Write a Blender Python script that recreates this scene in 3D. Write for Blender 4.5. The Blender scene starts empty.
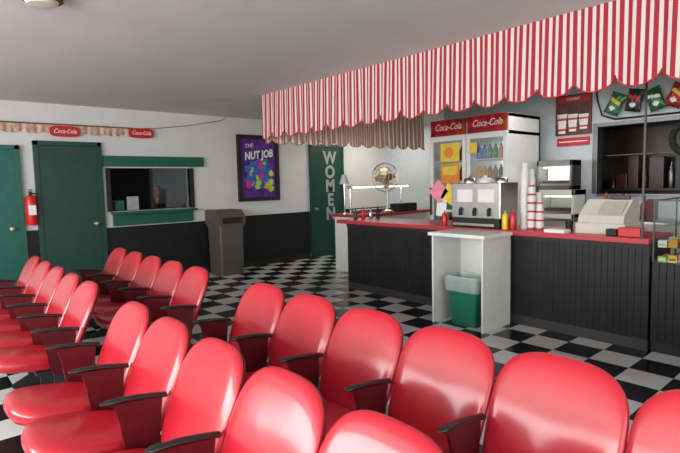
import bpy, bmesh, math, random
from mathutils import Vector, Matrix
random.seed(4)
S=bpy.context.scene
COL=S.collection
S.view_settings.view_transform='Standard'
S.view_settings.look='None'
# ------------------------------------------------------------ materials
MATS={}
def mat(name,col,rough=.5,metal=0,var=.08,scale=12,emit=0,coat=0,trans=0,bump=0,alpha=1,spec=.5,crough=.15):
    if name in MATS: return MATS[name]
    m=bpy.data.materials.new(name); m.use_nodes=True
    nt=m.node_tree; b=nt.nodes['Principled BSDF']
    tc=nt.nodes.new('ShaderNodeTexCoord'); n=nt.nodes.new('ShaderNodeTexNoise')
    n.inputs['Scale'].default_value=scale; n.inputs['Detail'].default_value=4
    nt.links.new(tc.outputs['Object'],n.inputs['Vector'])
    r=nt.nodes.new('ShaderNodeValToRGB')
    c0=[max(0,c*(1-var)) for c in col]; c1=[min(1,c*(1+var)) for c in col]
    r.color_ramp.elements[0].color=(*c0,1); r.color_ramp.elements[1].color=(*c1,1)
    r.color_ramp.elements[0].position=.3; r.color_ramp.elements[1].position=.7
    nt.links.new(n.outputs['Fac'],r.inputs['Fac']); nt.links.new(r.outputs['Color'],b.inputs['Base Color'])
    b.inputs['Roughness'].default_value=rough; b.inputs['Metallic'].default_value=metal
    b.inputs['Coat Weight'].default_value=coat; b.inputs['Coat Roughness'].default_value=crough
    b.inputs['Transmission Weight'].default_value=trans
    b.inputs['Specular IOR Level'].default_value=spec
    b.inputs['Alpha'].default_value=alpha
    if emit:
        nt.links.new(r.outputs['Color'],b.inputs['Emission Color']); b.inputs['Emission Strength'].default_value=emit
    if bump:
        bp=nt.nodes.new('ShaderNodeBump'); bp.inputs['Strength'].default_value=bump; bp.inputs['Distance'].default_value=.01
        n2=nt.nodes.new('ShaderNodeTexNoise'); n2.inputs['Scale'].default_value=scale*6
        nt.links.new(tc.outputs['Object'],n2.inputs['Vector'])
        nt.links.new(n2.outputs['Fac'],bp.inputs['Height']); nt.links.new(bp.outputs['Normal'],b.inputs['Normal'])
    MATS[name]=m; return m
def stripe_mat(name,axis,pitch,ca,cb,duty=.5,rough=.8):
    m=bpy.data.materials.new(name); m.use_nodes=True; nt=m.node_tree; b=nt.nodes['Principled BSDF']
    tc=nt.nodes.new('ShaderNodeTexCoord'); sp=nt.nodes.new('ShaderNodeSeparateXYZ'); nt.links.new(tc.outputs['Object'],sp.inputs[0])
    a=nt.nodes.new('ShaderNodeMath'); a.operation='MULTIPLY'; a.inputs[1].default_value=1/pitch
    nt.links.new(sp.outputs[axis],a.inputs[0])
    f=nt.nodes.new('ShaderNodeMath'); f.operation='FRACT'; nt.links.new(a.outputs[0],f.inputs[0])
    g=nt.nodes.new('ShaderNodeMath'); g.operation='GREATER_THAN'; g.inputs[1].default_value=duty; nt.links.new(f.outputs[0],g.inputs[0])
    mx=nt.nodes.new('ShaderNodeMix'); mx.data_type='RGBA'
    mx.inputs['A'].default_value=(*ca,1); mx.inputs['B'].default_value=(*cb,1)
    nt.links.new(g.outputs[0],mx.inputs['Factor']); nt.links.new(mx.outputs['Result'],b.inputs['Base Color'])
    b.inputs['Roughness'].default_value=rough
    return m
def checker_mat(name,size,off,ca,cb,rough=.16):
    m=bpy.data.materials.new(name); m.use_nodes=True; nt=m.node_tree; b=nt.nodes['Principled BSDF']
    tc=nt.nodes.new('ShaderNodeTexCoord'); mp=nt.nodes.new('ShaderNodeMapping')
    mp.inputs['Location'].default_value=(off[0],off[1],.5*size)
    nt.links.new(tc.outputs['Object'],mp.inputs['Vector'])
    ck=nt.nodes.new('ShaderNodeTexChecker'); ck.inputs['Scale'].default_value=1/size
    n=nt.nodes.new('ShaderNodeTexNoise'); n.inputs['Scale'].default_value=1.6; n.inputs['Detail'].default_value=5
    nt.links.new(tc.outputs['Object'],n.inputs['Vector'])
    nt.links.new(mp.outputs[0],ck.inputs['Vector'])
    ck.inputs['Color1'].default_value=(*ca,1); ck.inputs['Color2'].default_value=(*cb,1)
    mx=nt.nodes.new('ShaderNodeMix'); mx.data_type='RGBA'; mx.blend_type='MULTIPLY'; mx.inputs['Factor'].default_value=.12
    nt.links.new(ck.outputs['Color'],mx.inputs['A'])
    cr=nt.nodes.new('ShaderNodeValToRGB'); cr.color_ramp.elements[0].color=(.55,.54,.5,1); cr.color_ramp.elements[0].position=.35; cr.color_ramp.elements[1].position=.6
    nt.links.new(n.outputs['Fac'],cr.inputs['Fac']); nt.links.new(cr.outputs['Color'],mx.inputs['B'])
    nt.links.new(mx.outputs['Result'],b.inputs['Base Color'])
    mr=nt.nodes.new('ShaderNodeMapRange'); mr.inputs['To Min'].default_value=rough; mr.inputs['To Max'].default_value=rough+.08
    nt.links.new(n.outputs['Fac'],mr.inputs['Value']); nt.links.new(mr.outputs[0],b.inputs['Roughness'])
    return m
def glass_mat():
    m=bpy.data.materials.new('clear_glass'); m.use_nodes=True; nt=m.node_tree
    for n in list(nt.nodes): nt.nodes.remove(n)
    o=nt.nodes.new('ShaderNodeOutputMaterial'); t=nt.nodes.new('ShaderNodeBsdfTransparent'); t.inputs[0].default_value=(.93,.97,.96,1)
    g=nt.nodes.new('ShaderNodeBsdfGlossy'); g.inputs['Roughness'].default_value=.03
    mx=nt.nodes.new('ShaderNodeMixShader'); mx.inputs[0].default_value=.1
    nt.links.new(t.outputs[0],mx.inputs[1]); nt.links.new(g.outputs[0],mx.inputs[2]); nt.links.new(mx.outputs[0],o.inputs[0])
    return m
WALL=mat('wall_paint',(.64,.64,.62),.7,var=.04,scale=3)
CEIL=mat('ceiling_paint',(.62,.62,.61),.75,var=.04,scale=2,bump=.1)
BLK=mat('black_wainscot',(.009,.009,.010),.5,var=.3,scale=6,spec=.35)
BEAD=mat('black_beadboard',(.008,.008,.009),.45,var=.3,scale=5,spec=.35)
GRN=mat('dark_green_paint',(.006,.05,.036),.4,var=.12)
TEAL=mat('teal_paint',(.008,.11,.080),.45,var=.1)
GTRIM=mat('green_trim_paint',(.008,.10,.07),.4,var=.1)
RED=mat('red_vinyl',(.50,.010,.026),.32,var=.10,scale=4,coat=.6,bump=.05,crough=.12)
DRED=mat('dark_red_metal',(.09,.004,.008),.4,var=.15)
BLACKG=mat('black_gloss_arm',(.012,.012,.013),.2,var=.2,coat=.4)
IRON=mat('black_iron',(.02,.02,.02),.5)
LAM=mat('red_laminate',(.46,.035,.05),.3,var=.08)
WHITE=mat('white_paint',(.72,.72,.70),.4,var=.04)
WHITEM=mat('white_enamel',(.78,.78,.76),.25,var=.03)
CREAM=mat('cream_plastic',(.62,.59,.50),.4,var=.04)
DCREAM=mat('beige_key_plastic',(.45,.42,.35),.5,var=.1)
STEEL=mat('stainless_steel',(.6,.6,.6),.28,metal=1,var=.06)
DSTEEL=mat('dull_dark_steel',(.20,.20,.20),.4,metal=1,var=.1)
POST=mat('dark_painted_metal',(.05,.05,.05),.4,metal=.6,var=.1)
CHROME=mat('chrome',(.75,.75,.75),.12,metal=1,var=.03)
BRASS=mat('aged_brass',(.55,.45,.3),.3,metal=1,var=.15)
GREY=mat('brownish_grey_plastic',(.085,.08,.077),.5,var=.1)
DGREY=mat('dark_grey_plastic',(.04,.038,.037),.45,var=.1)
GBIN=mat('green_plastic',(.008,.16,.09),.4,var=.1)
LINER=mat('translucent_liner',(.75,.8,.8),.25,alpha=.4)
CREDM=mat('sign_red',(.50,.01,.015),.35,var=.06)
CREDP=mat('sign_red_patterned',(.42,.01,.015),.35,var=.75,scale=9)
SWHITE=mat('sign_white',(.82,.82,.79),.5,var=.02)
LGREY=mat('letter_grey',(.33,.35,.34),.4,var=.1)
YEL=mat('yellow_paper',(.80,.58,.06),.6)
MUST=mat('mustard_yellow',(.85,.6,.02),.35)
ORG=mat('orange_paper',(.8,.28,.04),.6)
PINK=mat('pink_paper',(.85,.25,.35),.6)
PURP=mat('poster_purple',(.10,.02,.22),.35,var=.6,scale=6)
BLUEP=mat('poster_blue',(.03,.15,.5),.35,var=.4)
LIME=mat('poster_lime',(.38,.62,.05),.35,var=.3)
MAG=mat('poster_magenta',(.6,.03,.3),.35,var=.3)
BLACK=mat('matte_black',(.01,.01,.01),.6)
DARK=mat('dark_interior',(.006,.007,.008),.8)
TAN=mat('tan_fabric',(.55,.42,.32),.9,var=.25,scale=25)
PTAN=mat('pinkish_tan_fabric',(.5,.28,.22),.9,var=.35,scale=25)
WOOD=mat('wood_brown',(.16,.08,.04),.5,var=.3)
DWOOD=mat('shade_dark_wood',(.018,.009,.007),.35,var=.4)  # wood colour darkened to carry the shade of the kitchen recess
DBRN=mat('dim_maroon',(.05,.010,.008),.3,var=.4)  # dim warm reflections in the kitchen put into this colour
GLOW=mat('warm_tube',(1,.93,.8),.5,emit=3,var=0)
CGLOW=mat('cool_interior_light',(.9,.97,1),.5,emit=.8,var=0)
WGLOW=mat('warm_glow_panel',(1,.93,.78),.5,emit=1.3,var=.1,scale=30)  # panel glows itself to imitate the machine's lit interior
KET=mat('ketchup_red',(.6,.01,.01),.3)
AMBER=mat('amber_drink',(.35,.1,.02),.15)
GRNB=mat('green_drink',(.03,.2,.04),.2)
BLUEB=mat('blue_drink',(.03,.12,.5),.15)
BTILE=mat('pale_blue_wall',(.50,.54,.57),.4,var=.05)
GLASS=glass_mat()
# ------------------------------------------------------------ mesh builder
class MB:
    def __init__(s): s.bm=bmesh.new(); s.mi=0; s.M=Matrix.Identity(4)
    def _v(s,co): return s.bm.verts.new(s.M@Vector(co))
    def face(s,vs):
        try:
            f=s.bm.faces.new(vs); f.material_index=s.mi; return f
        except ValueError: return None
    def box(s,x0,x1,y0,y1,z0,z1,bev=0):
        b2=bmesh.new(); bmesh.ops.create_cube(b2,size=1)
        for v in b2.verts: v.co=Vector(((x0+x1)/2+v.co.x*(x1-x0),(y0+y1)/2+v.co.y*(y1-y0),(z0+z1)/2+v.co.z*(z1-z0)))
        if bev: bmesh.ops.bevel(b2,geom=b2.edges[:],offset=bev,segments=2,affect='EDGES',profile=.6)
        s.merge(b2); return s
    def merge(s,b2):
        mp={v:s._v(v.co) for v in b2.verts}
        for f in b2.faces: s.face([mp[v] for v in f.verts])
        b2.free()
    def prism(s,pts,axis,a0,a1):
        def mk(p,a):
            return {'x':(a,p[0],p[1]),'y':(p[0],a,p[1]),'z':(p[0],p[1],a)}[axis]
        A=[s._v(mk(p,a0)) for p in pts]; B=[s._v(mk(p,a1)) for p in pts]
        s.face(A); s.face(B[::-1]); n=len(pts)
        for i in range(n): s.face([A[i],B[i],B[(i+1)%n],A[(i+1)%n]])
        return s
    def lathe(s,prof,c=(0,0,0),seg=24,axis='z'):
        rings=[]
        for r,h in prof:
            if r<=1e-5:
                p=(0,0,h); rings.append([s._v(s._ax(p,axis,c))])
            else: rings.append([s._v(s._ax((r*math.cos(2*math.pi*i/seg),r*math.sin(2*math.pi*i/seg),h),axis,c)) for i in range(seg)])
        for a,b in zip(rings,rings[1:]):
            for i in range(seg):
                j=(i+1)%seg
                if len(a)==1 and len(b)==1: continue
                if len(a)==1: s.face([a[0],b[i],b[j]])
                elif len(b)==1: s.face([a[i],a[j],b[0]])
                else: s.face([a[i],a[j],b[j],b[i]])
        return s
    def _ax(s,p,axis,c):
        x,y,z=p
        q={'z':(x,y,z),'x':(z,x,y),'y':(x,z,y)}[axis]
        return (q[0]+c[0],q[1]+c[1],q[2]+c[2])
    def cyl(s,r,h0,h1,c=(0,0,0),seg=20,axis='z'):
        return s.lathe([(0,h0),(r,h0),(r,h1),(0,h1)],c,seg,axis)
    def tube(s,pts,r,seg=8,closed=False):
        pts=[Vector(p) for p in pts]; n=len(pts); rings=[]
        for i,p in enumerate(pts):
            if closed: t=pts[(i+1)%n]-pts[i-1]
            else: t=pts[min(i+1,n-1)]-pts[max(i-1,0)]
            t.normalize(); up=Vector((0,0,1)) if abs(t.z)<.9 else Vector((1,0,0))
            a=t.cross(up).normalized(); b=t.cross(a)
            rings.append([s._v(p+a*r*math.cos(2*math.pi*k/seg)+b*r*math.sin(2*math.pi*k/seg)) for k in range(seg)])
        m=n if closed else n-1
        for i in range(m):
            A,B=rings[i],rings[(i+1)%n]
            for k in range(seg): s.face([A[k],A[(k+1)%seg],B[(k+1)%seg],B[k]])
        if not closed: s.face(rings[0][::-1]); s.face(rings[-1])
        return s
    def mesh(s,name,mats,smooth=False,angle=40):
        bmesh.ops.recalc_face_normals(s.bm,faces=s.bm.faces)
        if smooth:
            for f in s.bm.faces: f.smooth=True
            for e in s.bm.edges:
                if len(e.link_faces)==2 and e.calc_face_angle(0)>math.radians(angle): e.smooth=False
        me=bpy.data.meshes.new(name); s.bm.to_mesh(me); s.bm.free()
        for m in (mats if isinstance(mats,(list,tuple)) else [mats]): me.materials.append(m)
        return me
def put(me,name,loc=(0,0,0),parent=None,rot=(0,0,0),label=None,cat=None,group=None,kind=None):
    o=bpy.data.objects.new(name,me); COL.objects.link(o); o.location=loc; o.rotation_euler=rot
    if parent: o.parent=parent
    if label: o['label']=label
    if cat: o['category']=cat
    if group: o['group']=group
    if kind: o['kind']=kind
    return o
def thing(name,loc,label,cat,group=None,rot=(0,0,0)):
    return put(None,name,loc,None,rot,label,cat,group)
def boxes(name,bl,mats,bev=0,**k):
    b=MB()
    for x in bl:
        if len(x)>6: b.mi=x[6]
        b.box(*x[:6],bev)
    return put(b.mesh(name,mats),name,**k)
def text(s_,size,loc,rot,m,parent,name='lettering',shear=0,ext=.002,sx=1,off=0):
    cu=bpy.data.curves.new(name,'FONT'); cu.body=s_; cu.size=size; cu.extrude=ext; cu.shear=shear; cu.offset=off
    cu.align_x='CENTER'; cu.align_y='CENTER'; cu.resolution_u=3
    t=bpy.data.objects.new('tmp',cu); COL.objects.link(t)
    bpy.context.view_layer.update()
    me=bpy.data.meshes.new_from_object(t.evaluated_get(bpy.context.evaluated_depsgraph_get()))
    bpy.data.objects.remove(t); me.materials.clear(); me.materials.append(m)
    o=put(me,name,loc,parent,rot); o.scale=(sx,1,1); return o
FY=(math.pi/2,0,0); FX=(math.pi/2,0,-math.pi/2)   # facing -Y / facing -X
H=2.69; YW=8.03
# ------------------------------------------------------------ room shell
FLOOR=checker_mat('checker_tiles',.305,(.05,.1),(.62,.62,.61),(.008,.008,.009),.2)
boxes('floor',[(-3,8.6,-3.2,8.6,-.1,0)],FLOOR,kind='structure')
boxes('ceiling',[(-3,8.6,-3.2,8.6,H,H+.1)],CEIL,kind='structure')
boxes('wall_back',[(-3,2.42,YW,YW+.12,0,H),(3.69,8.6,YW,YW+.12,0,H),(2.42,3.69,YW,YW+.12,0,1.14),(2.42,3.69,YW,YW+.12,1.80,H)],WALL,kind='structure')
boxes('wall_right',[(8.42,8.6,5.3,YW,0,H),(7.0,8.42,5.2,5.3,0,H),(7.0,7.12,2.86,5.2,0,H),(7.0,7.12,-3.2,2.86,0,1.28),(7.0,7.12,-3.2,2.86,2.2,H),(7.0,7.12,-3.2,.6,1.28,2.2)],BTILE,kind='structure')
boxes('wall_front',[(-3,8.6,-3.2,-3.1,0,.5),(-3,8.6,-3.2,-3.1,2.45,H),(-3,-2.4,-3.2,-3.1,.5,2.45),(3.6,8.6,-3.2,-3.1,.5,2.45)],WALL,kind='structure')
boxes('wall_left',[(-3,-2.9,-3.1,8,0,1.1),(-3,-2.9,-3.1,8,2.45,H),(-3,-2.9,-3.1,-2.0,1.1,2.45),(-3,-2.9,6.4,8,1.1,2.45)],WALL,kind='structure')
W=.94
boxes('trim_1',[(1.29,1.44,YW-.02,YW-.001,.1,W)],BLK,kind='structure')
boxes('trim_2',[(2.33,6.19,YW-.02,YW-.001,.1,.9),(3.95,6.19,YW-.02,YW-.001,.9,W)],BLK,kind='structure')
boxes('trim_3',[(7.12,8.4,YW-.02,YW-.001,.1,W)],BLK,kind='structure')
boxes('baseboard_back',[(2.33,6.17,YW-.03,YW-.001,0,.1),(7.12,8.4,YW-.03,YW-.001,0,.1)],BLACK,kind='structure')
def door(n,x0,x1,z1,m,knob,label):
    d=boxes('door_%d'%n,[(x0+.06,x1-.06,YW-.045,YW-.012,.01,z1-.06)],m,.004,kind='structure')
    d['label']=label
    boxes('door_frame',[(x0,x0+.06,YW-.06,YW-.001,0,z1),(x1-.06,x1,YW-.06,YW-.001,0,z1),(x0,x1,YW-.06,YW-.001,z1-.06,z1)],m,.004,parent=d)
    b=MB(); b.lathe([(0,-.07),(.03,-.06),(.033,-.045),(.015,-.03),(.015,-.01),(.03,-.005),(.03,0),(0,0)],(knob,YW-.046,.98),16,'y')
    put(b.mesh('door_knob',BRASS,True),'door_knob',parent=d)
    return d
door(1,.40,1.27,2.10,TEAL,1.12,'green painted door beside a fire extinguisher')
d=door(2,1.43,2.31,2.17,GRN,2.18,'dark green painted door beside the ticket window')
boxes('door_plate',[(1.78,1.98,YW-.05,YW-.045,1.97,2.03)],DGREY,parent=d)
dw=door(3,6.21,7.10,2.28,GRN,6.32,'dark green restroom door with big stacked grey letters')
for i,ch in enumerate('WOMEN'):
    text(ch,.35,(6.72,YW-.05,2.0-i*.285),FY,LGREY,dw,'door_letter',ext=.004,sx=.92,off=.012)
w=boxes('window_1',[(2.36,2.42,YW-.03,YW+.1,1.14,1.80),(3.69,3.75,YW-.03,YW+.1,1.14,1.80)],BLACK,.003,kind='structure')
boxes('window_header',[(2.33,3.93,YW-.06,YW-.001,1.82,1.98)],GTRIM,.006,parent=w)
boxes('window_mullion',[(3.03,3.07,YW+.0,YW+.05,1.14,1.80)],BLACK,parent=w)
boxes('window_pane',[(3.07,3.69,YW+.02,YW+.025,1.14,1.80)],GLASS,parent=w)
boxes('window_shelf',[(2.40,3.72,YW-.20,YW-.001,1.10,1.135),(2.42,3.70,YW-.06,YW-.021,.92,1.10)],GTRIM,.005,parent=w)
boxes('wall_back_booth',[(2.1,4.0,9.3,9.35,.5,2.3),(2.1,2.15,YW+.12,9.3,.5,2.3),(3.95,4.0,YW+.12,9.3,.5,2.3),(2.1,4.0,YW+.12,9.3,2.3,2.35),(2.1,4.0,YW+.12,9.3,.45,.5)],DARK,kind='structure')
def bottle_mesh(name,r,h,m,cap,capm):
    b=MB(); b.lathe([(0,0),(r*.9,0),(r,h*.03),(r,h*.58),(r*.85,h*.66),(r*.38,h*.82),(r*.34,h*.93),(0,h*.93)],seg=14)
    me=b.mesh(name,m,True)
    c=MB(); c.cyl(r*.4,h*.93,h,seg=12); return me,c.mesh(name+'_cap',capm,True)
def bottle(kind,loc,r,h,m,capm,label,cat='bottle',group=None):
    a,c=bottle_mesh(kind,r,h,m,None,capm)
    t=put(a,kind,loc,label=label,cat=cat,group=group); put(c,'cap',parent=t); return t
boxes('notice_card',[(2.66,2.84,YW+.03,YW+.035,1.15,1.36)],LGREY,label='small pale notice card standing in the ticket window',cat='notice card')
boxes('notice_card',[(2.50,2.63,YW+.06,YW+.065,1.145,1.30)],GTRIM,label='small green card standing in the ticket window',cat='notice card')
boxes('cash_box',[(2.45,2.75,8.5,8.8,.501,1.3)],GREY,.01,label='grey metal box inside the ticket booth',cat='cash box')
# ------------------------------------------------------------ chairs
def superell(t,a,b,n):
    c,s_=math.cos(t),math.sin(t)
    return (a*math.copysign(abs(c)**(2/n),c), b*math.copysign(abs(s_)**(2/n),s_))
LEAN=.50
def pad_back():
    N=72; zc=.295
    def outline(i,r):
        t=2*math.pi*i/N; c,s_=math.cos(t),math.sin(t)
        up=s_>=0; n=3.05 if up else 5
        y=.2418*math.copysign(abs(c)**(2/n),c); z=(.210 if up else .275)*math.copysign(abs(s_)**(2/n),s_)
        y*= (1-.04*max(0,-z)/.25)
        return y*r,z*r+zc
    def P(y,z,off):
        x=-(.505-z)*LEAN +.16*max(0,.5-z)**2 - .12*y*y + off
        return (x,y,z+.35)
    def loft(prof,name,m):
        b=MB(); rings=[]
        for r,off in prof: rings.append([b._v(P(*outline(i,r),off)) for i in range(N)])
        for A,B in zip(rings,rings[1:]):
            for i in range(N): b.face([A[i],A[(i+1)%N],B[(i+1)%N],B[i]])
        b.face(rings[0]); b.face(rings[-1])
        return b.mesh(name,m,True,80)
    me1=loft([(1e-3,-.022),(.3,-.0217),(.55,-.0207),(.75,-.019),(.88,-.016),(.94,-.0115),(.985,-.003),(1.0,.006),(.995,.013),(.95,.017),(.5,.018),(1e-3,.018)],'backrest',RED)
    me2=loft([(1e-3,.020),(.955,.020),(.965,.024),(.96,.029),(.88,.034),(1e-3,.038)],'back_shell',DRED)
    return me1,me2
def pad_seat():
    N=48; b=MB(); rings=[]
    for r,z in [(1e-3,.37),(.85,.37),(.95,.378),(1.0,.398),(1.0,.42),(.97,.440),(.88,.455),(.7,.464),(.4,.468),(1e-3,.469)]:
        R_=[]
        for i in range(N):
            x,y=superell(2*math.pi*i/N,.235,.218,3.2)
            x*=r; y*=r
            R_.append(b._v((-.42+x,y,z - x*.16)))
        rings.append(R_)
    for A,B in zip(rings,rings[1:]):
        for i in range(N): b.face([A[i],A[(i+1)%N],B[(i+1)%N],B[i]])
    b.face(rings[0]); b.face(rings[-1])
    return b.mesh('seat',RED,True,80)
BK,SH=pad_back(); ST=pad_seat()
def arm_mesh():
    b=MB(); rings=[]
    N=12; K=14
    for k in range(K+1):
        f=k/K; x=-.42+.27*f; z=.635-.035*f+.008*math.sin(f*3.1)
        w=.021*(min(1,(f*K/1.6+.12))**.5)*(1-.25*f); h=.012*(min(1,(f*K/1.6+.12))**.5)
        rings.append([b._v((x,w*math.cos(2*math.pi*i/N),z+h*math.sin(2*math.pi*i/N))) for i in range(N)])
    for A,B in zip(rings,rings[1:]):
        for i in range(N): b.face([A[i],A[(i+1)%N],B[(i+1)%N],B[i]])
    b.face(rings[0]); b.face(rings[-1])
    return b.mesh('armrest',BLACKG,True,60)
def standard_mesh():
    b=MB(); b.prism([(-.385,.625),(-.17,.598),(-.18,.50),(-.195,.36),(-.31,.33),(-.335,.42),(-.35,.54),(-.365,.60)],'y',-.007,.007)
    me=b.mesh('side_panel',DRED)
    b=MB(); b.prism([(-.31,.33),(-.20,.35),(-.17,.10),(-.08,.03),(-.08,0),(-.42,0),(-.42,.03),(-.31,.08)],'y',-.007,.007)
    b.box(-.42,-.07,-.022,.022,0,.012)
    return me,b.mesh('leg',IRON)
AR=arm_mesh(); SP,LG=standard_mesh()
def hinge_mesh():
    b=MB(); b.box(-.40,-.22,-.218,.218,.34,.362); return b.mesh('seat_bracket',IRON)
HB=hinge_mesh()
def chair(x,y,pitch,last,label,group):
    t=thing('theater_chair',(x,y,0),label,'theater chair',group)
    bk=[put(BK,'backrest',parent=t),put(SH,'back_shell',parent=t),put(ST,'seat',parent=t),put(HB,'seat_bracket',parent=t)]
    if pitch<.48:
        for o in bk: o.scale=(1,pitch/.486,1)
    sides=[-pitch/2]+([pitch/2] if last else [])
    for s_ in sides:
        put(AR,'armrest',(0,s_,0),t,label='glossy black armrest'); put(SP,'side_panel',(0,s_,0),t); put(LG,'leg',(0,s_,0),t,label='black iron leg')
for xx,g in ((1.765,'by the counter'),(.965,'away from the counter')):
    near=[2.75-.486*i for i in range(6)] if xx>1 else [2.84-.486*i for i in range(5)]
    far=[3.75+.468*i for i in range(5)] if xx>1 else [3.75+.466*i for i in range(5)]
    for i,y in enumerate(near):
        chair(xx,y,.486,i==0,'red vinyl theater chair with rounded back and black armrests','near bank of red theater chairs, row '+g)
    for i,y in enumerate(far):
        chair(xx,y,.466,i==len(far)-1,'red vinyl theater chair with rounded back near the green doors','bank of red theater chairs by the green doors, row '+g)
# ------------------------------------------------------------ awning valance
PIT=.052; SC=.28
def valance(name,axis,c,a0,a1,zt,zb,pitch,m,trimm,label):
    b=MB(); nz=8; step=pitch/6; n=int((a1-a0)/step); grid=[]; edge=[]
    for i in range(n+1):
        a=a0+(a1-a0)*i/n
        fr=(a/SC)%1; lobe=max(0,1-(2*fr-1)**2)**.5
        zbot=zb+.10*(1-lobe)
        row=[]
        for k in range(nz+1):
            f=k/nz; z=zt+(zbot-zt)*f
            d=c-((.006+.004*f)*math.sin(2*math.pi*a/(pitch*2)+.6*math.sin(a*3.1))+.018*f*math.sin(math.pi*fr)+.010*f*math.sin(a*7.3+.8*math.sin(a*2)))
            p=(d,a,z) if axis=='y' else (a,d,z)
            row.append(b._v(p))
            if k==nz: edge.append(p)
        grid.append(row)
    for A,B in zip(grid,grid[1:]):
        for k in range(nz): b.face([A[k],B[k],B[k+1],A[k+1]])
    t=thing(name,(0,0,0),label,'awning valance')
    put(b.mesh('fabric',m,True,80),'fabric',parent=t)
    e=MB(); e.tube(edge,.006,5); put(e.mesh('edge_trim',trimm,True),'edge_trim',parent=t)
    return t
STR=stripe_mat('red_white_stripe_fabric','Y',PIT,(.36,.014,.034),(.68,.60,.56),.54)
STRE=stripe_mat('shaded_stripe_fabric','X',PIT,(.60,.27,.20),(.90,.80,.66))
t=valance('striped_valance','y',3.75,-2.4,5.84,H-.001,2.10,PIT,STR,CREDM,'long red and white striped scalloped fabric valance above the counter')
boxes('curtain_rail',[(3.79,3.83,-2.4,5.82,H-.05,H-.001)],WHITE,parent=t)
t=valance('striped_valance','x',5.86,3.80,7.15,H-.001,2.05,PIT,STRE,PTAN,'tan striped scalloped valance closing the awning end')
boxes('curtain_rail',[(3.84,7.1,5.90,5.93,H-.05,H-.001)],WHITE,parent=t)
# ------------------------------------------------------------ counter
def bead(b,x,y0,y1,z0,z1,p=.055,g=.004):
    n=int(round((y1-y0)/p)); p=(y1-y0)/n; pts=[]
    for i in range(n):
        a=y0+i*p; pts+=[(x+g,a),(x,a+g),(x,a+p-g)]
    pts+=[(x+g,y1),(x+.03,y1),(x+.03,y0)]
    b.prism(pts,'z',z0,z1)
ZT=.975
t=thing('concession_counter',(4.73,3.4,0),'long black beadboard concession counter facing the seats','counter')
b=MB(); bead(b,0,-3.4+1.46,5.27-3.4,.1,ZT-.05); b.mi=1; b.box(.03,.55,-1.94,1.87,.0,ZT-.05); b.mi=0
put(b.mesh('counter_body',[BEAD,BLACK]),'counter_body',parent=t)
boxes('kick_board',[(.005,.03,-1.94,1.87,0,.1)],DGREY,parent=t)
boxes('counter_rail',[(-.012,0,-1.94,1.87,ZT-.09,ZT-.05)],BLACK,parent=t)
ct=thing('countertop',(4.73,3.4,ZT),'red laminate countertop running along the whole counter','countertop')
boxes('top_slab',[(-.04,.62,-1.94,2.05,-.049,0)],LAM,.006,parent=ct)
t=thing('side_counter',(5.6,5.95,0),'white side counter with a red top at the counter end','counter')
boxes('counter_body',[(0,1.75,0,.6,0,ZT-.05)],WHITE,.004,parent=t)
boxes('top_slab',[(-.04,1.77,-.04,.64,ZT-.049,ZT)],LAM,.006,parent=t)
t=thing('alcove_unit',(4.19,2.72,0),'white open shelf unit holding a green trash can','cabinet')
boxes('side_panel',[(0,.5,0,.02,0,.93)],WHITE,.002,parent=t)
boxes('side_panel',[(0,.5,.60,.62,0,.93)],WHITE,.002,parent=t)
boxes('back_panel',[(.48,.5,.02,.60,0,.93)],WHITE,parent=t)
boxes('top_slab',[(-.03,.49,-.03,.65,.93,.965)],WHITEM,.004,parent=t)
t=thing('trash_can',(4.40,3.03,0),'green plastic trash can with a clear liner inside the white alcove','trash can')
def rectloft(b,secs,cap0=True,cap1=True,n=6):
    rings=[]
    for hx,hy,z in secs:
        rings.append([b._v((*superell(2*math.pi*i/48,hx,hy,n),z)) for i in range(48)])
    for A,B in zip(rings,rings[1:]):
        for i in range(48): b.face([A[i],A[(i+1)%48],B[(i+1)%48],B[i]])
    if cap0: b.face(rings[0])
    if cap1: b.face(rings[-1])
b=MB(); rectloft(b,[(.11,.15,0),(.145,.195,.47),(.155,.205,.47),(.155,.205,.49),(.14,.19,.49),(.10,.14,.02)])
put(b.mesh('can_body',GBIN,True,50),'can_body',parent=t)
b=MB(); rectloft(b,[(.155,.205,.36),(.162,.212,.495),(.14,.19,.515),(.125,.175,.38)],False,False)
put(b.mesh('can_liner',LINER,True,60),'can_liner',parent=t)
t=thing('litter_bin',(4.14,7.70,0),'brownish grey upright litter bin against the back wall','trash can')
b=MB(); rectloft(b,[(.215,.215,0),(.225,.225,.80),(.24,.24,.80),(.24,.24,.84)],n=12); put(b.mesh('bin_body',GREY,True,50),'bin_body',parent=t)
b=MB(); b.prism([(-.245,.841),(.245,.841),(.245,1.09),(-.12,1.09),(-.245,.99)],'x',-.245,.245)
put(b.mesh('bin_lid',GREY),'bin_lid',parent=t)
boxes('bin_flap',[(-.18,.18,-.256,-.246,.87,.97)],BLACK,.004,parent=t)
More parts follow.
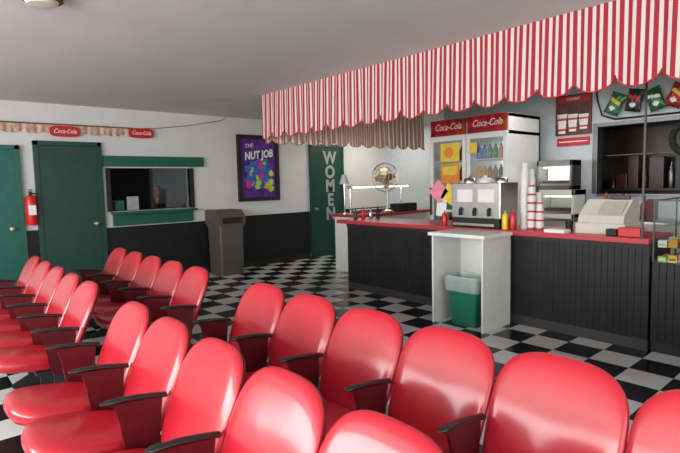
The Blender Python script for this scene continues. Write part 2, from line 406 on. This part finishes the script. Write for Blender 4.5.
# ------------------------------------------------------------ coolers
def cooler(y0,label,kind):
    Wd=.62; Hh=2.35; D=.85
    t=thing('drinks_cooler',(5.9,y0+Wd/2,0),label,'refrigerator')
    h=Wd/2-.004
    boxes('cabinet_body',[(.03,D,-h,-h+.04,0.0,Hh),(.03,D,h-.04,h,0,Hh),(D-.04,D,-h,h,0,Hh),(.03,D,-h,h,Hh-.05,Hh),(.03,D,-h,h,0,.25),(.03,D,-h,h,2.08,2.13)],WHITEM,.004,parent=t)
    boxes('interior_light_panel',[(D-.055,D-.045,-h+.05,h-.05,.3,2.05)],CGLOW,parent=t)
    hd=boxes('header_sign',[(-.005,.028,-h+.01,h-.01,2.13,Hh)],CREDP,.006,parent=t)
    text('Coca-Cola',.128,(-.008,-.01,2.245),FX,SWHITE,hd,'lettering',shear=.35,sx=.82)
    b=MB(); b.lathe([(0,0),(.022,0),(.018,.07),(.022,.10),(.010,.15),(.010,.18),(0,.18)],seg=12)
    o=put(b.mesh('bottle_picture',AMBER,True),'bottle_picture',(-.006,-.265,2.15),hd); o.scale=(.1,1,1)
    d=boxes('door',[(-.01,.028,-h,-h+.055,.26,2.12),(-.01,.028,h-.055,h,.26,2.12),(-.01,.028,-h+.055,h-.055,2.05,2.12),(-.01,.028,-h+.055,h-.055,.26,.34)],WHITEM,.004,parent=t)
    boxes('door_glass',[(.008,.014,-h+.055,h-.055,.34,2.05)],GLASS,parent=d)
    boxes('door_handle',[(-.05,-.03,h-.045,h-.02,1.0,1.4),(-.03,-.01,h-.04,h-.025,1.02,1.05),(-.03,-.01,h-.04,h-.025,1.35,1.38)],DGREY,.003,parent=d)
    zs=[.55,.92,1.22,1.50,1.78]
    for z in zs: boxes('shelf',[(.08,D-.08,-h+.05,h-.05,z-.012,z)],WHITE,parent=t)
    return t,zs
t1,zs=cooler(4.10,'tall white drinks cooler with yellow posters on its door','p')
t2,zs=cooler(3.475,'tall white glass-door drinks cooler filled with bottles','b')
cols=[AMBER,ORG,GRNB,BLUEB,KET,YEL,BLACK]
protos=[bottle_mesh('soda_bottle',.034,.21,m,None,SWHITE) for m in cols]
for yc,g in ((3.785,'bottles in the bottle cooler'),(4.41,'bottles in the poster cooler')):
    for si,z in enumerate(zs):
        if z<.9: continue
        for k in range(6):
            a,c=protos[(si*2+k//2+(k if yc>4 else 0))%7]
            o=put(a,'soda_bottle',(6.06,yc-.21+k*.084,z),label='small soda bottle standing on a cooler shelf',cat='bottle',group=g)
            put(c,'cap',parent=o)
def sheet_x(name,x,y0,y1,z0,z1,m,label,cat,th=.003):
    return boxes(name,[(-th,0,-(y1-y0)/2,(y1-y0)/2,-(z1-z0)/2,(z1-z0)/2)],m,loc=(x,(y0+y1)/2,(z0+z1)/2),label=label,cat=cat)
p=sheet_x('poster',5.888,4.20,4.52,1.76,2.02,YEL,'yellow and orange food poster taped to the cooler door','poster')
b=MB(); b.cyl(.08,-.006,-.004,(0,0,0),24,'x'); put(b.mesh('picture',ORG),'picture',(0,.02,0),p)
p=sheet_x('poster',5.888,4.20,4.52,1.46,1.73,ORG,'orange food poster taped to the cooler door','poster')
b=MB(); b.box(-.006,-.004,-.12,.12,-.02,.1); put(b.mesh('picture',YEL),'picture',(0,0,0),p)
p=sheet_x('poster',5.888,4.22,4.50,1.05,1.32,SWHITE,'white and green poster taped to the cooler door','poster')
b=MB(); b.box(-.006,-.004,-.11,.11,-.10,.0); put(b.mesh('picture',GBIN),'picture',(0,0,0),p)
sheet_x('price_tag',5.888,3.92,4.04,1.86,2.0,YEL,'yellow price tag on the bottle cooler door','price tag')
# ------------------------------------------------------------ things on the counter
z0=ZT
t=thing('drink_dispenser',(4.93,3.20,z0),'stainless steel countertop dispenser with white labels and lids','drink dispenser')
boxes('dispenser_body',[(-.16,.2,-.31,.31,.10,.49)],STEEL,.008,parent=t)
boxes('dispenser_base',[(-.17,.2,-.30,.30,0.0,.10)],BLACK,.008,parent=t)
boxes('drip_tray',[(-.21,-.172,-.26,.26,.02,.05)],STEEL,.005,parent=t)
for i in range(3):
    b=MB(); b.lathe([(0,.49),(.075,.49),(.075,.53),(.06,.545),(.02,.55),(.015,.57),(0,.575)],(.03,-.21+.2*i,0),20)
    put(b.mesh('lid',WHITEM if i==1 else STEEL,True,50),'lid',parent=t)
for i in range(3):
    b=MB(); b.cyl(.02,-.175,-.16,(0,-.18+.18*i,.20),16,'x'); b.box(-.2,-.17,-.18+.18*i-.008,-.18+.18*i+.008,.13,.20)
    put(b.mesh('tap',BLACK,True),'tap',parent=t)
for i in range(2):
    boxes('label_plate',[(-.165,-.161,-.24+.27*i,-.04+.27*i,.28,.42)],SWHITE,.001,parent=t)
def paper(loc,rot,m,label,w=.2,h=.2):
    return boxes('menu_card',[(-.002,.002,-w/2,w/2,-h/2,h/2)],m,loc=loc,rot=rot,label=label,cat='menu card')
t=thing('card_holder',(4.84,3.66,z0),'thin metal stand holding price cards beside the dispenser','sign holder')
b=MB(); b.cyl(.05,0,.008); b.cyl(.005,.008,.44); put(b.mesh('stand',CHROME,True),'stand',parent=t)
paper((4.825,3.74,1.37),(.75,0,0),PINK,'pink price card clipped to the metal stand',.2,.2)
paper((4.825,3.58,1.34),(.55,0,0),YEL,'yellow price card clipped to the metal stand',.18,.2)
paper((4.825,3.70,1.16),(.1,0,0),SWHITE,'white price card on the metal stand',.14,.16)
def squeeze(loc,m,label,h=.2):
    b=MB(); b.lathe([(0,0),(.031,0),(.033,.01),(.033,h*.68),(.028,h*.74),(0,h*.74)],seg=16)
    o=put(b.mesh('squeeze_bottle',m,True),'squeeze_bottle',loc,label=label,cat='squeeze bottle')
    c=MB(); c.lathe([(.029,h*.74),(.027,h*.79),(.008,h*.84),(.004,h),(0,h)],seg=12); put(c.mesh('nozzle',m,True),'nozzle',parent=o)
squeeze((4.80,2.85,z0),MUST,'yellow mustard squeeze bottle on the red countertop')
squeeze((4.80,2.76,z0),KET,'red ketchup squeeze bottle on the red countertop',.22)
squeeze((4.78,3.62,z0),KET,'red squeeze bottle beside the dispenser',.18)
CUPW=mat('white_cup',(.8,.8,.78),.45)
CUPR=stripe_mat('red_ring_print_cup','Z',.088,(.55,.03,.04),(.78,.76,.74),.22,.45)
def cupstack(loc,n,r,m,label,dz=.022):
    t=put(None,'paper_cup_stack',loc,label=label,cat='paper cups',group='paper cup stacks on the counter')
    prof=[(0,0)]
    for i in range(n):
        z=i*dz; prof+=[(r*1.06,z),(r*1.06,z+.006),(r*.95,z+.008),(r*.88,z+dz)]
    z=n*dz; prof+=[(r*.7,z+.09),(r*.66,z+.095),(0,z+.095)]
    b=MB(); b.lathe(prof,seg=18); put(b.mesh('cups',m,True,30),'cups',parent=t)
cupstack((4.96,2.72,z0),27,.042,CUPW,'very tall stack of upturned white paper cups')
cupstack((5.06,2.70,z0),24,.040,CUPW,'tall stack of white paper cups behind the tallest')
cupstack((4.93,2.625,z0),17,.043,CUPR,'stack of red ringed paper cups beside the white stack')
cupstack((5.03,2.605,z0),13,.040,CUPW,'short stack of white paper cups by the printed ones')
cupstack((4.92,2.53,z0),9,.04,CUPR,'short stack of red ringed paper cups')
t=thing('cash_register',(5.02,1.91,z0),'compact cream cash register with sloped front and dark display','cash register')
b=MB(); b.box(-.19,.20,-.22,.22,0,.10,.008); b.prism([(-.18,.101),(.19,.101),(.19,.28),(.15,.31),(.04,.31),(-.16,.17)],'y',-.20,.20)
put(b.mesh('register_body',CREAM),'register_body',parent=t)
boxes('cash_drawer',[(-.196,-.191,-.20,.20,.015,.088)],CREAM,.003,parent=t)
b=MB(); b.prism([(-.135,.194),(.01,.294),(.012,.298),(-.138,.199)],'y',-.17,.04)
put(b.mesh('keypad',DCREAM),'keypad',parent=t)
boxes('display',[(.06,.11,-.16,.0,.311,.35)],DGREY,.006,parent=t)
boxes('card_reader',[(-.05,.05,-.045,.045,0,.06)],BLACK,.008,loc=(4.80,1.78,z0),label='small black card reader beside the cash register',cat='card reader')
boxes('napkin_box',[(-.06,.06,-.09,.09,0,.08)],KET,.008,loc=(4.80,1.63,z0),label='red napkin box beside the cash register',cat='napkin box')
boxes('paper_stack',[(-.07,.07,-.1,.1,0,.03)],SWHITE,.002,loc=(4.78,2.28,z0),label='small stack of white papers on the red countertop',cat='papers')
b=MB(); b.lathe([(0,0),(.03,0),(.036,.10),(.033,.10),(.028,.01),(0,.01)]); put(b.mesh('pen_cup',BLACK,True),'pen_cup',(4.95,2.24,z0),label='small black pen cup by the cash register',cat='pen cup')
b=MB(); b.box(-.008,.008,-.008,.008,ZT+.001,H-.001); b.box(-.02,.02,-.02,.02,ZT+.001,ZT+.010)
put(b.mesh('support_post',POST),'support_post',(4.76,1.53,0),label='thin dark metal post rising from counter to ceiling',cat='post')
# ------------------------------------------------------------ display case
t=thing('display_case',(4.73,.95,0),'glass fronted candy display case on a black base','display case')
b=MB(); bead(b,0,-.45,.49,.1,.78); b.mi=1; b.box(.03,.6,-.45,.49,0,.78); put(b.mesh('case_base',[BEAD,BLACK]),'case_base',parent=t)
boxes('case_frame',[(0,.012,.478,.49,.78,1.3),(0,.012,-.45,-.438,.78,1.3),(.588,.6,.478,.49,.78,1.3),(.588,.6,-.45,-.438,.78,1.3),(0,.012,-.438,.478,1.288,1.3),(.588,.6,-.438,.478,1.288,1.3),(.012,.588,.478,.49,1.288,1.3),(.012,.588,-.45,-.438,1.288,1.3)],POST,parent=t)
boxes('shelf',[(.03,.58,-.44,.46,.896,.90)],GLASS,parent=t)
boxes('shelf',[(.25,.58,-.44,.46,1.076,1.08)],GLASS,parent=t)
boxes('case_glass',[(.004,.008,-.438,.478,.78,1.288),(.012,.588,-.438,.478,1.301,1.307)],GLASS,parent=t)
cc=[LIME,KET,SWHITE,YEL,GBIN,ORG,PINK,BLUEB,DGREY,AMBER]
for lv,zz in enumerate((.781,.901)):
    for k in range(11):
        for r in range(3 if lv else 2):
            q=boxes('candy_box',[(-.03,.03,-.033,.033,0,.045+.015*((k+lv)%3)),],cc[(k*3+lv*2+r*5)%10],.003,loc=(4.80+r*.14,1.38-k*.076,zz),label='small colourful candy box inside the glass display case',cat='candy box',group='candy boxes in the display case')
            boxes('box_label',[(-.0315,-.0302,-.022,.022,.014,.032)],cc[(k*7+lv+r+2)%10],parent=q)
# ------------------------------------------------------------ back counter & wall items
t=thing('back_counter',(6.35,1.9,0),'white back counter under the menu boards','counter')
boxes('counter_body',[(0,.62,-1.9,1.5,0,.95)],WHITE,.004,parent=t)
boxes('top_slab',[(-.03,.62,-1.9,1.5,.951,.985)],STEEL,.004,parent=t)
def warmer(loc,h,label,body,lit,w=.24,d=.18):
    t=thing('food_warmer',loc,label,'food warmer')
    boxes('frame',[(-d,-d+.025,-w,-w+.025,0,h),(-d,-d+.025,w-.025,w,0,h),(d-.02,d,-w,w,0,h),(-d,d,-w,w,0,.05),(-d,d,-w,w,h-.07,h),(-d+.03,d,w-.02,w,0,h),(-d+.03,d,-w,-w+.02,0,h)],body,.002,parent=t)
    boxes('glass_front',[(-d+.004,-d+.01,-w+.025,w-.025,.05,h-.07)],GLASS,parent=t)
    boxes('lit_back_panel',[(d-.03,d-.022,-w+.03,w-.03,.06,h-.08)],lit,parent=t)
    b=MB(); b.cyl(.012,-w+.03,w-.03,(0,0,h-.09),10,'y'); put(b.mesh('lamp_tube',GLOW),'lamp_tube',parent=t)
    boxes('tray',[(-d+.03,d-.04,-w+.03,w-.03,.055,.08)],STEEL,parent=t)
    b=MB()
    for k in range(3): b.cyl(.022,-w+.06,w-.06,(-.08+.06*k,0,.10),10,'y')
    put(b.mesh('roller_food',WOOD,True),'roller_food',parent=t)
    return t
tl=warmer((6.6,3.10,.986),.36,'white glass-fronted food warmer on the back counter',WHITEM,SWHITE)
tu=warmer((6.56,3.12,1.347),.38,'brightly lit food display machine on the lower warmer',DSTEEL,WGLOW,.23,.14)
t=boxes('menu_board',[(-.03,0,-.24,.24,-.27,.27)],mat('board_dark_red',(.16,.012,.02),.4,var=.3),.004,loc=(6.999,3.13,2.35),label='dark red menu board with pictures of drink cups',cat='menu board')
boxes('panel',[(-.034,-.031,-.22,.22,.17,.25)],CREDM,parent=t)
boxes('panel',[(-.034,-.031,-.22,.22,-.25,.14)],mat('board_picture_grey',(.10,.03,.03),.5,var=.6,scale=15),parent=t)
for i in range(3):
    b=MB(); b.lathe([(0,-.11),(.038,-.11),(.052,.03),(.052,.04),(0,.04)],(0,0,0),16)
    o=put(b.mesh('cup_picture',CUPR,True),'cup_picture',(-.036,-.145+.145*i,-.07),t); o.scale=(.12,1.25,1.2+.2*i)
    b=MB(); b.cyl(.056,.04,.055,seg=16); q=put(b.mesh('cup_lid',SWHITE,True),'cup_lid',(0,0,0),o)
text('COMBO',.05,(-.036,0,.21),FX,SWHITE,t,'lettering')
t=boxes('strip_sign',[(-.02,0,-.22,.22,-.055,.055)],CREDM,.004,loc=(6.999,3.13,1.99),label='small red strip sign under the menu board',cat='sign')
boxes('border_line',[(-.023,-.0205,-.19,.19,-.006,.006)],SWHITE,parent=t)
w=boxes('window_2',[(6.96,7.13,2.80,2.86,1.28,2.2),(6.96,7.13,.6,2.80,2.15,2.2),(6.96,7.13,.6,2.80,1.25,1.28)],DSTEEL,.003,kind='structure')
boxes('wall_right_kitchen',[(8.2,8.25,0,3.2,.8,2.6),(7.12,8.2,3.15,3.2,.8,2.6),(7.12,8.2,0,.05,.8,2.6),(7.12,8.2,0,3.2,2.6,2.65),(7.12,8.2,0,3.2,.75,.8)],mat('shade_dark_kitchen_wall',(.010,.007,.007),.35,var=.5,scale=4),kind='structure')  # kitchen gloom put into the near-black wall colour
boxes('storage_shelf',[(-.2,.2,-.8,.8,0,.04),(-.2,.2,-.8,-.76,0,1.4),(-.2,.2,.76,.8,0,1.4),(-.2,.2,-.8,.8,.5,.53),(.18,.2,-.8,.8,0,1.4)],DWOOD,loc=(7.9,2.3,.801),label='wooden storage shelf coloured dark for shade inside the kitchen',cat='shelf')
b=MB(); b.tube([(7.2,3.14,1.78),(7.2,.06,1.78)],.010); put(b.mesh('utensil_rail',DSTEEL,True),'utensil_rail',label='horizontal metal rail across the kitchen opening',cat='rail')
km=[DBRN,DGREY,DWOOD,DBRN,BLACK,DSTEEL]  # dark tones carry the kitchen's shade on jars and cartons
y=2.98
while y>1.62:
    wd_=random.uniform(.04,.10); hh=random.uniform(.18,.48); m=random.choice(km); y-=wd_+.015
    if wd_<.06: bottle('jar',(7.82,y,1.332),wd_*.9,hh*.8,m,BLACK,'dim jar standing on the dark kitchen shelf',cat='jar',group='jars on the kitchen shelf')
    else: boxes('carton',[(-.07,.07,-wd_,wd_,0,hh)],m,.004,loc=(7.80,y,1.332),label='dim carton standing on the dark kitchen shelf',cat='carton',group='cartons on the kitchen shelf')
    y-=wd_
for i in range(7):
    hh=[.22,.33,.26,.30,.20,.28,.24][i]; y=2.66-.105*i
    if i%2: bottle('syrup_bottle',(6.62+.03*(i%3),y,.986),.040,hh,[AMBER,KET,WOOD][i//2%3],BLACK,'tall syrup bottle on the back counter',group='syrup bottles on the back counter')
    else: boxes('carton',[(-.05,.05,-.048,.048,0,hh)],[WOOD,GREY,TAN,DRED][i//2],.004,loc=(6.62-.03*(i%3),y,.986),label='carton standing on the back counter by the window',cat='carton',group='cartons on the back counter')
def bag(y,z,m,rot,lm):
    b=MB(); rings=[]
    for k in range(21):
        f=k/20; hz=-.135+.27*f; th=.045*math.sin(math.pi*f)**.6+.002; hw=.095*(1-.12*math.sin(math.pi*f))
        rings.append([b._v((th*math.sin(2*math.pi*i/40)*(1+.15*math.sin(i*1.7+k*.9))+random.uniform(-.004,.004)*math.sin(math.pi*f),hw*math.cos(2*math.pi*i/40)+random.uniform(-.002,.002),hz+.004*math.sin(i*.9)+random.uniform(-.001,.001))) for i in range(40)])
    for A,B in zip(rings,rings[1:]):
        for i in range(40): b.face([A[i],A[(i+1)%40],B[(i+1)%40],B[i]])
    b.face(rings[0]); b.face(rings[-1])
    for f in b.bm.faces:
        c=f.calc_center_median()
        if abs(c.z-.03-c.y*.3)<.022 and abs(c.y)<.065: f.material_index=1
        elif (c.y/.035)**2+((c.z+.06)/.03)**2<1: f.material_index=2
    o=put(b.mesh('snack_bag',[m,lm,SWHITE],True,50),'snack_bag',(6.93,y,z),rot=(rot,0,0),label='crinkled printed snack bag hanging above the kitchen window',cat='snack bag',group='snack bags on the wall')
foil=lambda n,c: mat(n,c,.2,metal=.4,var=.5,scale=18)
for i,(m,r,l) in enumerate([(foil('foil_green',(.05,.22,.08)),.45,YEL),(foil('foil_black',(.04,.04,.04)),.2,KET),(foil('foil_green_dark',(.03,.14,.05)),-.35,SWHITE),(foil('foil_red',(.4,.03,.03)),.45,YEL),(foil('foil_brown',(.2,.09,.04)),-.2,SWHITE)]):
    bag(2.58-.225*i,2.42+.015*(i%2),m,r,l)
b=MB(); b.tube([(6.985,2.84,2.68),(6.985,2.82,2.5),(6.985,2.76,2.3),(6.985,2.6,2.235),(6.985,1.2,2.235)],.012)
put(b.mesh('power_cord',BLACK,True),'power_cord',label='black cord running along the wall above the kitchen window',cat='cord')
b=MB(); b.tube([(0,.15*math.cos(a*math.pi/12),.17*math.sin(a*math.pi/12)) for a in range(24)],.04,8,True)
wr=put(b.mesh('wreath',mat('wreath_brown_green',(.02,.02,.012),.9,var=.8,scale=40,bump=1),True),'wreath',(6.9,1.78,1.93),label='dark dried wreath hanging in the kitchen window',cat='wreath')
b=MB(); b.tube([(0.02,0,.20),(.04,0,.30)],.005); put(b.mesh('hanging_ribbon',CREDM,True),'hanging_ribbon',parent=wr)
# ------------------------------------------------------------ side counter items
t=thing('desk_fan',(6.36,6.02,ZT),'old brass desk fan with a wire cage','fan',rot=(0,0,.35))
b=MB(); b.lathe([(0,0),(.11,0),(.10,.03),(.04,.05),(.03,.06),(0,.06)]); put(b.mesh('fan_base',BRASS,True),'fan_base',parent=t)
b=MB(); b.cyl(.014,.06,.46); put(b.mesh('pole',BRASS,True),'pole',parent=t)
b=MB(); b.lathe([(0,-.06),(.04,-.05),(.06,0),(.055,.08),(0,.1)],(0,0,.60),18,'x'); b.box(-.01,.03,-.015,.015,.44,.57); put(b.mesh('motor',BRASS,True),'motor',parent=t)
b=MB(); Q=.24; ZF=.60
for r,xo in ((Q,-.09),(Q,-.13),(Q*.7,-.15),(Q*.4,-.16),(.03,-.165)):
    b.tube([(xo,r*math.cos(k*math.pi/14),ZF+r*math.sin(k*math.pi/14)) for k in range(28)],.005,6,True)
for k in range(18):
    a=k*math.pi/9; c,s_=math.cos(a),math.sin(a)
    b.tube([(-.165,.03*c,ZF+.03*s_),(-.15,Q*.7*c,ZF+Q*.7*s_),(-.13,Q*c,ZF+Q*s_),(-.09,Q*c,ZF+Q*s_),(-.04,.05*c,ZF+.05*s_)],.003,5)
put(b.mesh('cage',BRASS,True),'cage',parent=t)
b=MB()
for k in range(4):
    b.M=Matrix.Translation((-.11,0,ZF))@Matrix.Rotation(k*math.pi/2,4,'X')@Matrix.Rotation(.4,4,'Z')
    b.prism([(.02,0.02),(.07,.06),(.07,.16),(0,.2),(-.05,.13),(-.02,.03)],'x',-.002,.002)
put(b.mesh('blades',BRASS),'blades',parent=t)
t=thing('heat_lamp_station',(5.95,6.42,ZT),'chrome food warming station with a glowing lamp bar','food warmer')
b=MB(); b.cyl(.012,0,.42,(-.10,0,0)); b.cyl(.012,0,.42,(1.2,0,0)); put(b.mesh('posts',CHROME,True),'posts',parent=t)
boxes('lamp_hood',[(-.12,1.35,-.07,.07,.42,.47)],CHROME,.008,parent=t)
boxes('lamp_bar',[(-.10,1.32,-.075,-.071,.425,.455)],GLOW,parent=t)
boxes('tray',[(-.05,1.15,-.1,.1,0,.05)],STEEL,.006,parent=t)
t=thing('table_lamp',(5.70,6.40,ZT),'small lamp with a cream shade on the side counter','lamp')
b=MB(); b.cyl(.06,0,.015); b.cyl(.01,.015,.52); put(b.mesh('pole',CHROME,True),'pole',parent=t)
b=MB(); b.lathe([(.04,.66),(.085,.50)]); put(b.mesh('lamp_shade',CREAM,True),'lamp_shade',parent=t)
boxes('warming_tray',[(-.25,.25,-.1,.1,0,.14)],BLACK,.01,loc=(6.80,6.05,ZT),label='black food tray on the side counter beside the fan',cat='food tray')
for i in range(4):
    bottle('bottle',(4.85+.12*i,5.22-.03*i,ZT),.028,.15+.02*(i%2),[DGREY,KET,STEEL,BLACK][i],BLACK,'small condiment bottle at the end of the red countertop',group='condiments at the counter end')
# ------------------------------------------------------------ wall decorations on back wall
t=thing('framed_poster',(5.03,YW-.002,1.80),'colourful movie poster in a black frame on the back wall','poster')
boxes('frame',[(-.44,.44,-.05,0,-.60,-.53),(-.44,.44,-.05,0,.53,.60),(-.44,-.37,-.05,0,-.53,.53),(.37,.44,-.05,0,-.53,.53)],BLACK,.004,parent=t)
boxes('print',[(-.37,.37,-.02,0,-.53,.53)],PURP,parent=t)
b=MB()
def blob(cx,cz,r,mi,n=9,yy=-.022):
    b.mi=mi; pts=[]
    for i in range(n*2):
        a=math.pi*i/n; rr=r*(1 if i%2 else .8)*random.uniform(.85,1.1)
        pts.append((cx+rr*math.cos(a),cz+rr*math.sin(a)))
    b.prism(pts,'y',yy-.001,yy)
blob(0,-.12,.30,0,10,-.021)
for k in range(34):
    blob(random.uniform(-.27,.27),random.uniform(-.44,.12),random.uniform(.025,.085),random.choice([0,1,1,2,3,4]),random.choice([5,6,7]),-.0225-.0004*k)
put(b.mesh('print_shapes',[BLUEP,LIME,MAG,YEL,ORG]),'print_shapes',parent=t)
SL=(math.pi/2,-.12,0)
text('THE',.10,(-.2,-.038,.40),SL,SWHITE,t,shear=.2); text('NUT JOB',.19,(0,-.038,.24),SL,SWHITE,t,sx=.80,off=.006,shear=.2)
def coke(x,z):
    t=thing('soda_sign',(x,YW-.05,z),'small red soda sign with white script lettering','sign')
    b=MB(); pts=[superell(2*math.pi*i/32,.19,.075,4) for i in range(32)]; b.prism(pts,'y',-.012,.012)
    put(b.mesh('sign_plate',CREDM),'sign_plate',parent=t)
    text('Coca-Cola',.085,(0,-.014,0),FY,SWHITE,t,shear=.35,sx=.8)
coke(1.84,2.31); coke(2.91,2.335)
t=thing('garland',(0,YW-.02,0),'tan ruffled garland strip hung along the back wall','garland')
b=MB(); grid=[]
for i in range(401):
    x=.0+2.75*i/400; row=[]
    for k in range(4):
        f=k/3; z=2.40-(.10+.03*abs(math.sin(x*12)))*f
        row.append(b._v((x,-.02-.012*math.sin(x*70)*f,z)))
    grid.append(row)
for gi,(A,B) in enumerate(zip(grid,grid[1:])):
    b.mi=(gi//12)%2
    for k in range(3): b.face([A[k],B[k],B[k+1],A[k+1]])
put(b.mesh('ruffle',[TAN,PTAN],True),'ruffle',parent=t)
b=MB(); b.cyl(.01,0,2.78,(0,-.02,2.405),8,'x'); put(b.mesh('rod',WOOD,True),'rod',parent=t)
b=MB(); b.tube([(2.78,YW-.02,2.40),(3.2,YW-.02,2.43),(3.7,YW-.02,2.5),(4.3,YW-.02,2.62),(4.4,YW-.02,2.68)],.005,6)
put(b.mesh('power_cord',GREY,True),'power_cord',label='thin cable running up the back wall to the ceiling',cat='cord')
t=thing('fire_extinguisher',(1.35,YW-.10,1.02),'red fire extinguisher mounted between the two green doors','fire extinguisher')
b=MB(); b.lathe([(0,0),(.065,0),(.07,.02),(.07,.34),(.055,.39),(.02,.41),(0,.41)]); put(b.mesh('tank',KET,True),'tank',parent=t)
boxes('valve',[(-.015,.015,-.05,.02,.41,.46),(-.012,.012,-.10,.03,.47,.485)],BLACK,.003,parent=t)
b=MB(); b.tube([(.02,-.01,.43),(.07,-.02,.42),(.085,-.02,.34),(.08,-.03,.18)],.01,8); put(b.mesh('hose',BLACK,True),'hose',parent=t)
boxes('label_plate',[(-.045,.045,-.074,-.070,.14,.27)],SWHITE,parent=t)
boxes('bracket',[(-.03,.03,.07,.08,.1,.4)],STEEL,parent=t)
t=thing('ceiling_light',(.76,3.64,H),'round dark-rimmed ceiling light fixture','ceiling light')
b=MB(); b.lathe([(0,0),(.12,0),(.12,-.02),(.10,-.03)]); put(b.mesh('rim',GREY,True),'rim',parent=t)
b=MB(); b.lathe([(.10,-.025),(.08,-.05),(0,-.06)]); put(b.mesh('lamp_shade',CREAM,True),'lamp_shade',parent=t)
# ------------------------------------------------------------ lights
def area(name,loc,rot,sx,sy,p,col):
    l=bpy.data.lights.new(name,'AREA'); l.shape='RECTANGLE'; l.size=sx; l.size_y=sy; l.energy=p; l.color=col
    o=bpy.data.objects.new(name,l); COL.objects.link(o); o.location=loc; o.rotation_euler=rot; return o
area('daylight_side',(-3.1,2.2,1.78),(math.pi/2,0,-math.pi/2),8.0,1.3,410,(1,.99,.965))
area('daylight_rear',(.6,-3.3,1.5),(math.pi/2,0,0),5.8,1.9,95,(1,.99,.97))
area('counter_tube_light',(5.9,2.4,H-.03),(0,0,0),.3,2.4,22,(1,.97,.92))
area('hall_light',(7.3,7.1,H-.03),(0,0,0),1.2,.6,26,(1,.93,.82))
wd=bpy.data.worlds.new('sky'); S.world=wd; wd.use_nodes=True
wd.node_tree.nodes['Background'].inputs[0].default_value=(.85,.92,1,1); wd.node_tree.nodes['Background'].inputs[1].default_value=1.2
# ------------------------------------------------------------ camera
yaw,pit,rol=[math.radians(a) for a in (41.097,4.955,-1.286)]
F=Vector((math.sin(yaw)*math.cos(pit),math.cos(yaw)*math.cos(pit),-math.sin(pit)))
R=Vector((math.cos(yaw),-math.sin(yaw),0)); U=R.cross(F)
R2=R*math.cos(rol)+U*math.sin(rol); U2=-R*math.sin(rol)+U*math.cos(rol)
cam=bpy.data.cameras.new('camera'); co=bpy.data.objects.new('camera',cam); COL.objects.link(co)
M=Matrix((R2,U2,-F)).transposed().to_4x4(); M.translation=Vector((0,0,1.5)); co.matrix_world=M
cam.sensor_width=36; cam.lens=504.06/680*36; cam.clip_start=.05
S.camera=co
